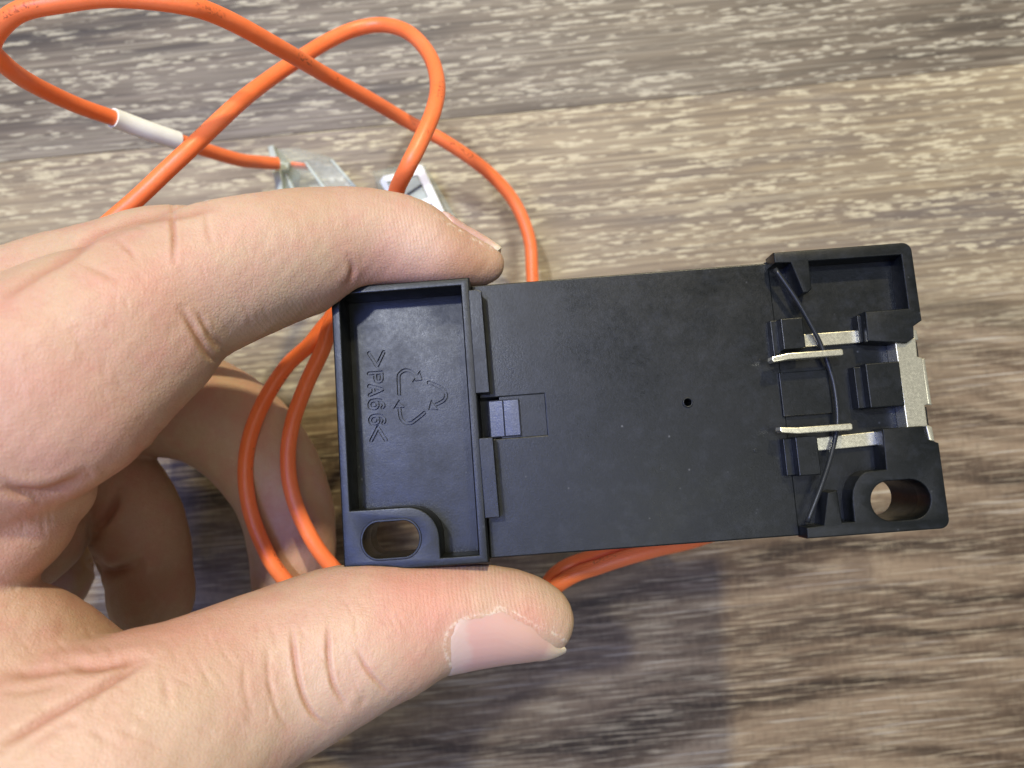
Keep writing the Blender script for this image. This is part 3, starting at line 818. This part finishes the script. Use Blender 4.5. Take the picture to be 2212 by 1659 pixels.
def field(p):
    d = np.full(p.shape[:-1], 50.0)
    for C, k in chains: d = smin(d, chain_d(p, C), k)
    m = -module_d(p)
    return -smin(-d, -m, 0.8)

GH = 0.45
lo = np.array([-82.0, -74.0, H - 158.0]); hi = np.array([14.0, 32.0, H - 66.0])
dims = np.ceil((hi - lo) / GH).astype(int)
ax = [lo[i] + GH * np.arange(dims[i]) for i in range(3)]
D = np.full(dims, 8.0, np.float32)
def sub_box(mn, mx):
    a = np.clip(((mn - lo) / GH).astype(int) - 1, 0, dims); b = np.clip(((mx - lo) / GH).astype(int) + 2, 0, dims)
    return tuple(slice(a[i], b[i]) for i in range(3))
for C, k in chains:
    Dc = None
    mg = max(k, 0) + 1.5
    mn = (C[:, :3] - C[:, 3:]).min(0) - mg; mx = (C[:, :3] + C[:, 3:]).max(0) + mg
    sb = sub_box(mn, mx)
    if any(s.stop <= s.start for s in sb): continue
    Dc = np.full([s.stop - s.start for s in sb], 8.0, np.float32)
    for a, b in zip(C[:-1], C[1:]):
        mn = np.minimum(a[:3] - a[3], b[:3] - b[3]) - mg; mx = np.maximum(a[:3] + a[3], b[:3] + b[3]) + mg
        s2 = sub_box(mn, mx)
        if any(s.stop <= s.start for s in s2): continue
        g = np.stack(np.meshgrid(*[ax[i][s2[i]] for i in range(3)], indexing='ij'), -1).astype(np.float32)
        v = chain_d(g, np.array([a, b]))
        loc = tuple(slice(s2[i].start - sb[i].start, s2[i].stop - sb[i].start) for i in range(3))
        Dc[loc] = np.minimum(Dc[loc], v)
    D[sb] = smin(D[sb], Dc, k)
cm = mod2world([(0, 0, 0), (80, 0, 0), (0, 39, 0), (0, 0, 11), (80, 39, 11), (0, 39, 11), (80, 0, 11)])
sb = sub_box(cm.min(0) - 2, cm.max(0) + 2)
g = np.stack(np.meshgrid(*[ax[i][sb[i]] for i in range(3)], indexing='ij'), -1)
D[sb] = -smin(-D[sb], module_d(g).astype(np.float32), 0.8)
for i in range(3):
    s0 = [slice(None)] * 3; s0[i] = 0; D[tuple(s0)] = 1.0
    s0[i] = -1; D[tuple(s0)] = 1.0

def surface_nets(D, lo, h):
    neg = D < 0
    nx, ny, nz = D.shape
    cs = [(i, j, k) for i in (0, 1) for j in (0, 1) for k in (0, 1)]
    cnt = np.zeros((nx - 1, ny - 1, nz - 1), np.uint8)
    for i, j, k in cs: cnt += neg[i:nx - 1 + i, j:ny - 1 + j, k:nz - 1 + k]
    I, J, K = np.nonzero((cnt > 0) & (cnt < 8))
    vid = np.full(cnt.shape, -1, np.int32); vid[I, J, K] = np.arange(len(I))
    val = {c: D[I + c[0], J + c[1], K + c[2]] for c in cs}
    acc = np.zeros((len(I), 3)); w = np.zeros(len(I))
    for a in cs:
        for axs in range(3):
            if a[axs]: continue
            b = list(a); b[axs] = 1; b = tuple(b)
            va, vb = val[a], val[b]
            m = (va < 0) != (vb < 0)
            t = va[m] / (va[m] - vb[m])
            pt = np.array(a, float)[None, :].repeat(m.sum(), 0); pt[:, axs] += t
            acc[m] += pt; w[m] += 1
    V = (np.stack([I, J, K], 1) + acc / w[:, None]) * h + lo
    F_ = []
    for axs in range(3):
        u, v = [(1, 2), (2, 0), (0, 1)][axs]
        sl0 = [slice(None)] * 3; sl1 = [slice(None)] * 3
        sl0[axs] = slice(0, -1); sl1[axs] = slice(1, None)
        A, B = neg[tuple(sl0)], neg[tuple(sl1)]
        idx = np.stack(np.nonzero(A != B), 1)
        ok = (idx[:, u] > 0) & (idx[:, v] > 0) & (idx[:, u] < D.shape[u] - 1) & (idx[:, v] < D.shape[v] - 1)
        idx = idx[ok]
        flip = ~A[tuple(idx.T)]
        q = []
        for du, dv in ((1, 1), (0, 1), (0, 0), (1, 0)):
            c = idx.copy(); c[:, u] -= du; c[:, v] -= dv
            q.append(vid[tuple(c.T)])
        q = np.stack(q, 1)
        q[flip] = q[flip][:, ::-1]
        F_.append(q)
    return V, np.concatenate(F_)
V, FQ = surface_nets(D, lo, GH)
del D

# creases: image polylines are thrown onto the near surface, then carved
def zq(ox, oy, s, pts): return [(ox + x * s, oy + y * s) for x, y in pts]
z1 = lambda *p: zq(0, 384, .5208, p)
z2 = lambda *p: zq(0, 795.5, .5208, p)
creases = [  # polyline, width mm, depth mm, z-window (max depth from camera)
    (z2((1212, 1080), (1222, 1200), (1248, 1330), (1290, 1425), (1350, 1478)), 0.42, 0.62),
    (z2((1362, 1060), (1362, 1200), (1385, 1320), (1440, 1405)), 0.42, 0.60),
    (z2((1478, 1165), (1530, 1260), (1612, 1352)), 0.38, 0.50),
    (z2((1110, 1150), (1118, 1300), (1150, 1420), (1200, 1500)), 0.5, 0.22),
    (z2((1010, 1200), (1020, 1350), (1060, 1480)), 0.6, 0.15),
    (z2((1480, 1405), (1500, 1385), (1510, 1350)), 0.7, 0.5),
    (z2((0, 1565), (100, 1500), (220, 1425), (340, 1360), (470, 1290), (600, 1215)), 0.8, 0.80),
    (z2((90, 1600), (200, 1520), (330, 1440)), 0.6, 0.22),
    (z2((260, 1225), (380, 1232), (500, 1222), (620, 1190)), 0.9, 0.7),
    (z2((0, 1262), (150, 1258), (320, 1235)), 0.9, 0.4),
    (z2((0, 1350), (140, 1330), (300, 1290)), 0.7, 0.25),
    (z2((370, 1450), (400, 1360), (470, 1280), (560, 1240)), 0.6, 0.2),
    (z2((670, 1250), (690, 1330), (700, 1420)), 0.6, 0.18),
    (z1((0, 1282), (90, 1302), (200, 1300), (300, 1262), (352, 1232)), 0.9, 1.0),
    (z1((716, 110), (714, 170), (722, 240), (722, 345)), 0.45, 0.62),
    (z1((850, 108), (858, 190), (880, 280)), 0.5, 0.22),
    (z1((478, 248), (505, 272), (540, 305), (570, 350)), 0.45, 0.35),
    (z1((510, 215), (560, 200), (605, 212)), 0.40, 0.35),
    (z1((330, 345), (420, 390), (510, 440)), 0.6, 0.25),
    (z1((0, 505), (160, 400), (290, 320), (400, 235), (520, 190), (640, 165), (760, 150), (900, 118)), 0.8, 0.5),
    (z1((752, 545), (790, 600), (835, 680), (880, 745), (930, 742)), 0.6, 0.55),
    (z1((815, 550), (850, 610), (895, 690), (950, 735)), 0.5, 0.40),
    (z1((880, 640), (920, 690), (965, 712)), 0.5, 0.4),
    (z1((1448, 330), (1462, 380), (1452, 425), (1430, 450)), 0.6, 0.55),
    (z1((560, 1160), (640, 1110), (665, 1050)), 0.7, 0.4),
    (z1((500, 1300), (460, 1380), (390, 1470)), 1.3, 1.8),
    (z1((385, 1590), (450, 1640), (560, 1605)), 1.4, 2.0),
]
_rs = random.Random(5)
def fine_lines(ax0, ax1, half0, half1, count, wd, dp, skew=0.0):
    """short shallow skin lines lying across a finger that runs from ax0 to ax1"""
    out = []
    a, b = np.array(ax0, float), np.array(ax1, float); t = (b - a) / np.linalg.norm(b - a); nn = np.array([-t[1], t[0]])
    for _ in range(count):
        u = _rs.random(); c = a + (b - a) * u; hw = half0 + (half1 - half0) * u
        o = _rs.uniform(-0.8, 0.8) * hw; L = _rs.uniform(18, 62); k = _rs.uniform(-0.35, 0.35) + skew
        d = nn + t * k; d /= np.linalg.norm(d)
        p0 = c + nn * o - d * L / 2; p2 = c + nn * o + d * L / 2; p1 = (p0 + p2) / 2 + t * _rs.uniform(-6, 6)
        out.append(([tuple(p0), tuple(p1), tuple(p2)], wd * _rs.uniform(0.8, 1.3), dp * _rs.uniform(0.5, 1.2)))
    return out
_far = creases[-2:]
creases = creases[:-2] + fine_lines((420, 1520), (880, 1345), 170, 110, 46, 0.38, 0.16) + fine_lines((160, 740), (700, 540), 170, 100, 40, 0.38, 0.14) \
    + fine_lines((20, 1100), (150, 1060), 90, 60, 8, 0.4, 0.16) + fine_lines((60, 1640), (420, 1500), 120, 110, 22, 0.5, 0.16, 0.8) + fine_lines((40, 1420), (240, 1400), 70, 40, 10, 0.45, 0.15, 0.6) + _far
def seg_dist(p, poly):
    poly = np.asarray(poly, float)
    if len(poly) > 2: poly = catmull(poly, 5)
    d = np.full(len(p), 1e9)
    for a, b in zip(poly[:-1], poly[1:]):
        ab = b - a; t = np.clip(((p - a) @ ab) / (ab @ ab + 1e-9), 0, 1)
        d = np.minimum(d, np.linalg.norm(p - a - t[:, None] * ab, axis=1))
    return d
def blob(pts, c, r):
    c3 = P3(*c); return np.exp(-((pts - c3) ** 2).sum(1) / (r * r))

hand_me = bpy.data.meshes.new("hand")
def build_mesh(me, V, Fq):
    me.vertices.add(len(V)); me.vertices.foreach_set('co', (V * S).astype(np.float32).ravel())
    nl = len(Fq) * 4
    me.loops.add(nl); me.loops.foreach_set('vertex_index', Fq.astype(np.int32).ravel())
    me.polygons.add(len(Fq)); me.polygons.foreach_set('loop_start', np.arange(0, nl, 4, dtype=np.int32))
    me.update(calc_edges=True); me.validate()
def grad_project(V, it=2):
    e = 0.12
    for _ in range(it):
        f0 = field(V)
        g = np.stack([(field(V + np.eye(3)[i] * e) - f0) / e for i in range(3)], 1)
        n = np.maximum((g * g).sum(1), 0.3)
        V = V - np.clip(f0, -0.3, 0.3)[:, None] * g / n[:, None]
    return V, g / np.linalg.norm(g, axis=1)[:, None].clip(1e-6)
def laplace(V, Fq, it=3, lam=0.5):
    for _ in range(it):
        acc = np.zeros_like(V); w = np.zeros(len(V))
        for a, b in ((0, 1), (1, 2), (2, 3), (3, 0)):
            for s_, t_ in ((a, b), (b, a)):
                for c in range(3): acc[:, c] += np.bincount(Fq[:, s_], V[Fq[:, t_], c], len(V))
                w += np.bincount(Fq[:, s_], minlength=len(V))
        V = V + lam * (acc / np.maximum(w, 1)[:, None] - V)
    return V
def subdiv(V, Fq):
    n = len(V)
    E = np.concatenate([Fq[:, [0, 1]], Fq[:, [1, 2]], Fq[:, [2, 3]], Fq[:, [3, 0]]])
    key = np.sort(E, 1).astype(np.int64); key = key[:, 0] * n + key[:, 1]
    uk, inv = np.unique(key, return_inverse=True)
    em = (V[uk // n] + V[uk % n]) / 2
    fm = V[Fq].mean(1)
    m = len(Fq); ei = inv.reshape(4, m).T + n; fi = np.arange(m) + n + len(uk)
    VV = np.concatenate([V, em, fm])
    FF = np.concatenate([np.stack([Fq[:, k], ei[:, k], fi, ei[:, (k + 3) % 4]], 1) for k in range(4)])
    return VV, FF
V = laplace(V, FQ, 4, 0.5)
V, FQ = subdiv(V, FQ)
V = laplace(V, FQ, 3, 0.5)
def vnormals(V, Fq):
    fn = np.cross(V[Fq[:, 2]] - V[Fq[:, 0]], V[Fq[:, 3]] - V[Fq[:, 1]])
    out = np.zeros_like(V)
    for k in range(4):
        for c in range(3): out[:, c] += np.bincount(Fq[:, k], fn[:, c], len(V))
    return out / np.linalg.norm(out, axis=1)[:, None].clip(1e-9)
NV = vnormals(V, FQ)
Zc = H - V[:, 2]
IM = np.stack([CX + V[:, 0] * F / Zc, CY - V[:, 1] * F / Zc], 1)
view = -np.stack([V[:, 0], V[:, 1], V[:, 2] - H], 1); view /= np.linalg.norm(view, axis=1)[:, None]
facing = (NV * view).sum(1)
near = Zc < 122
disp = np.zeros(len(V)); cre = np.zeros(len(V))
for i, (poly, wd, dp) in enumerate(creases):
    pl = np.asarray(poly)
    bb = (IM[:, 0] > pl[:, 0].min() - 60) & (IM[:, 0] < pl[:, 0].max() + 60) & (IM[:, 1] > pl[:, 1].min() - 60) & (IM[:, 1] < pl[:, 1].max() + 60) & (facing > -0.15)
    far_ok = i >= len(creases) - 2
    bb &= (~near) if far_ok else near
    ix = np.nonzero(bb)[0]
    if not len(ix): continue
    d = seg_dist(IM[ix], poly) * Zc[ix] / F
    # fade towards both ends
    e0 = np.linalg.norm(IM[ix] - pl[0], axis=1) * Zc[ix] / F; e1 = np.linalg.norm(IM[ix] - pl[-1], axis=1) * Zc[ix] / F
    fade = np.clip(np.minimum(e0, e1) / 2.5, 0, 1) ** 0.7
    wd = wd * 0.62; gsh = np.exp(-(d / wd) ** 2) * fade
    disp[ix] -= 0.62 * dp * (gsh - 0.16 * np.exp(-((d - 2.2 * wd) / (1.1 * wd)) ** 2) * fade)
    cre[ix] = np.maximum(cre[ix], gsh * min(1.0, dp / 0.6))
# gentle unevenness
def vnoise(p, s, seed):
    rs = np.random.RandomState(seed); out = np.zeros(len(p))
    for _ in range(7):
        k = rs.normal(size=3) * s; out += np.sin(p @ k + rs.uniform(0, 6.28))
    return out / 7
disp += 0.22 * vnoise(V, 0.22, 1) + 0.09 * vnoise(V, 0.7, 2) + 0.035 * vnoise(V, 1.8, 3)
flush = np.clip(1.0 * blob(V, (915, 1275, 95), 7.5) + 0.9 * blob(V, (1150, 1335, 98), 3.2) + 0.35 * blob(V, (480, 1330, 90), 9) + 0.8 * blob(V, (700, 1190, 130), 8)
                + 0.5 * blob(V, (80, 850, 78), 9) + 0.45 * blob(V, (350, 640, 84), 8) + 0.9 * blob(V, (860, 600, 104), 6) + 0.5 * blob(V, (960, 570, 104), 5)
                + 0.4 * blob(V, (60, 1080, 82), 8) + 0.5 * blob(V, (330, 1350, 88), 7) + 0.35 * blob(V, (100, 1500, 80), 10), 0, 1)
pale = np.clip(0.9 * blob(V, (900, 530, 104), 5) + 0.6 * blob(V, (300, 1600, 75), 14) + 0.5 * blob(V, (560, 720, 92), 8) + 0.4 * blob(V, (760, 1440, 92), 8) + 0.35 * blob(V, (60, 1000, 80), 8) + 0.4 * blob(V, (500, 480, 95), 7), 0, 1)
ochre = np.clip(0.9 * blob(V, (1070, 580, 108), 4.0) + 0.7 * blob(V, (1000, 600, 106), 3.5) + 0.5 * blob(V, (980, 500, 108), 3) + 0.35 * blob(V, (900, 1420, 98), 5) + 0.3 * blob(V, (640, 430, 98), 5), 0, 1)
pad = np.clip(1.1 * blob(V, (880, 570, 106), 9) + 1.1 * blob(V, (1060, 1270, 101), 9) + 0.7 * blob(V, (620, 690, 100), 8) + 0.5 * blob(V, (760, 1260, 101), 8), 0, 1)
dry = np.clip(1.0 * blob(V, (1110, 1310, 97), 4) + 1.0 * blob(V, (1180, 1350, 98), 4) + 0.9 * blob(V, (930, 540, 104), 6) + 0.7 * blob(V, (1060, 540, 108), 4) + 0.7 * blob(V, (975, 1400, 100), 3.2), 0, 1)
rim = np.zeros(len(V))
for poly in ([(959, 1398), (963, 1374), (977, 1352), (997, 1339), (1029, 1330), (1062, 1325), (1100, 1320), (1128, 1334), (1158, 1352), (1197, 1369), (1222, 1384)], [(959, 1398), (966, 1420), (976, 1442)],
             [(1058, 1326), (1075, 1314), (1095, 1310)], [(942, 466), (985, 492), (1030, 520), (1060, 535)]):
    ix = np.nonzero(near & (facing > -0.2) & (IM[:, 0] > 900))[0]
    d = seg_dist(IM[ix], poly) * Zc[ix] / F
    rim[ix] = np.maximum(rim[ix], np.exp(-(d / 0.20) ** 2))
disp += 0.03 * rim
mdist = module_d(V)
disp *= np.clip((mdist - 0.1) / 1.2, 0, 1)
V2 = V + NV * disp[:, None]
build_mesh(hand_me, V2, FQ)
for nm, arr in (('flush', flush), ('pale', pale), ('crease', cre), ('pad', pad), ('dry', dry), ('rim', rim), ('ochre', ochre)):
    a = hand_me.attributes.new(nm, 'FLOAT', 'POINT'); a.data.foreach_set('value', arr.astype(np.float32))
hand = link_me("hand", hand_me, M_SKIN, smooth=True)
tag(hand, "left hand reaching in from the left, pinching the black base between thumb and index finger", "hand")

# nails: shells grown on the finger surface
def nail(name, C, s0, s1, th0, th1, shape, lift=0.22, thick=0.35, ns=26, nt=22, tilt=55):
    """C: chain; s in chain index units; th: angle round the finger, 0 = to the camera, 90 = image down"""
    C = np.asarray(C)
    rows = []
    for i in range(ns + 1):
        a = i / ns; s = s0 + (s1 - s0) * a
        j = min(max(int(s), 0), len(C) - 2); t = s - j
        c = C[j, :3] * (1 - t) + C[j + 1, :3] * t
        T = C[j + 1, :3] - C[j, :3]; T /= np.linalg.norm(T)
        up = np.array([0, 0, 1.0]); up -= T * (up @ T); up /= np.linalg.norm(up)
        dn = np.cross(up, T); 
        if dn[1] > 0: dn = -dn
        row = []
        for k in range(nt + 1):
            b = k / nt
            lo_, hi_ = shape(a)
            th = math.radians(th0 + (th1 - th0) * (lo_ + (hi_ - lo_) * b))
            ph = math.radians(tilt) * max(0, (a - 0.6) / 0.4) ** 1.2
            row.append((c, math.cos(ph) * (math.cos(th) * up + math.sin(th) * dn) + math.sin(ph) * T))
        rows.append(row)
    O = np.array([[q[0] for q in r] for r in rows]).reshape(-1, 3); Dd = np.array([[q[1] for q in r] for r in rows]).reshape(-1, 3)
    t0 = np.full(len(O), 0.5)
    for _ in range(40): t0 = t0 + np.clip(-field(O + Dd * t0[:, None]), -1.5, 1.5) * 0.9
    return O, Dd, t0, ns, nt
def nail_obj(name, data, lift, thick, parent, free=0.0):
    O, Dd, t0, ns, nt = data
    G = t0.reshape(ns + 1, nt + 1)
    for _ in range(6):
        G[1:-1] = (G[:-2] + 2 * G[1:-1] + G[2:]) / 4
        G[:, 1:-1] = (G[:, :-2] + 2 * G[:, 1:-1] + G[:, 2:]) / 4
    a = np.linspace(0, 1, ns + 1)[:, None]; b = np.linspace(0, 1, nt + 1)[None, :]
    edge = np.minimum(np.minimum(a * 6, 1), np.minimum(np.minimum(b, 1 - b) * 6, 1))
    li = -0.10 + (lift + 0.10) * np.sqrt(np.clip(edge, 0, 1)) + free * np.clip((a - 0.8) / 0.2, 0, 1)
    top = O + Dd * (G + li).reshape(-1, 1); bot = O + Dd * (G + li - thick).reshape(-1, 1)
    n = len(O); f = []; W_ = nt + 1
    for i in range(ns):
        for k in range(nt):
            q = [i * W_ + k, (i + 1) * W_ + k, (i + 1) * W_ + k + 1, i * W_ + k + 1]
            f.append(q); f.append([x + n for x in q][::-1])
    ring = [i * W_ for i in range(ns + 1)] + [ns * W_ + k for k in range(1, nt + 1)] + [i * W_ + nt for i in range(ns - 1, -1, -1)] + [k for k in range(nt - 1, 0, -1)]
    for x, y in zip(ring, ring[1:] + ring[:1]): f.append([y, x, x + n, y + n])
    bm = bmesh.new(); vs = [bm.verts.new(p * S) for p in np.concatenate([top, bot])]
    for q in f: bm.faces.new([vs[k] for k in q])
    bmesh.ops.recalc_face_normals(bm, faces=bm.faces)
    me = bpy.data.meshes.new(name); bm.to_mesh(me); bm.free()
    uv = me.uv_layers.new(name="UVMap")
    li_ = np.zeros(len(me.loops), int); me.loops.foreach_get('vertex_index', li_); li_ = li_ % n
    uv.data.foreach_set('uv', np.stack([(li_ // W_) / ns, (li_ % W_) / nt], 1).ravel())
    return link_me(name, me, M_NAIL, parent, smooth=False, sharp=60)
CT = chains[5][0]; CI = chains[0][0]
sx_of = lambda C, x: float(np.interp(x, CX + C[:, 0] * F / (H - C[:, 2]), np.arange(len(C))))
thumb_shape = lambda a: (0.24 * max(0, 1 - a / 0.16) ** 1.8 + 0.42 * max(0, (a - 0.5) / 0.5) ** 1.3 + 0.0, 1.0 - 0.25 * max(0, 1 - a / 0.15) ** 1.6)
nail_obj("fingernail", nail("fingernail", CT, sx_of(CT, 950), sx_of(CT, 1152), -24, 128, thumb_shape), 0.24, 0.5, hand, free=0.5)
idx_shape = lambda a: (0.2 * max(0, 1 - a / 0.3) ** 1.5, 1.0 - 0.2 * max(0, 1 - a / 0.3) ** 1.5)
nail_obj("fingernail", nail("fingernail", CI, sx_of(CI, 925), sx_of(CI, 1026), -56, -150, idx_shape), 0.55, 0.45, hand, free=0.0)
print("hand verts", len(V), "quads", len(FQ))
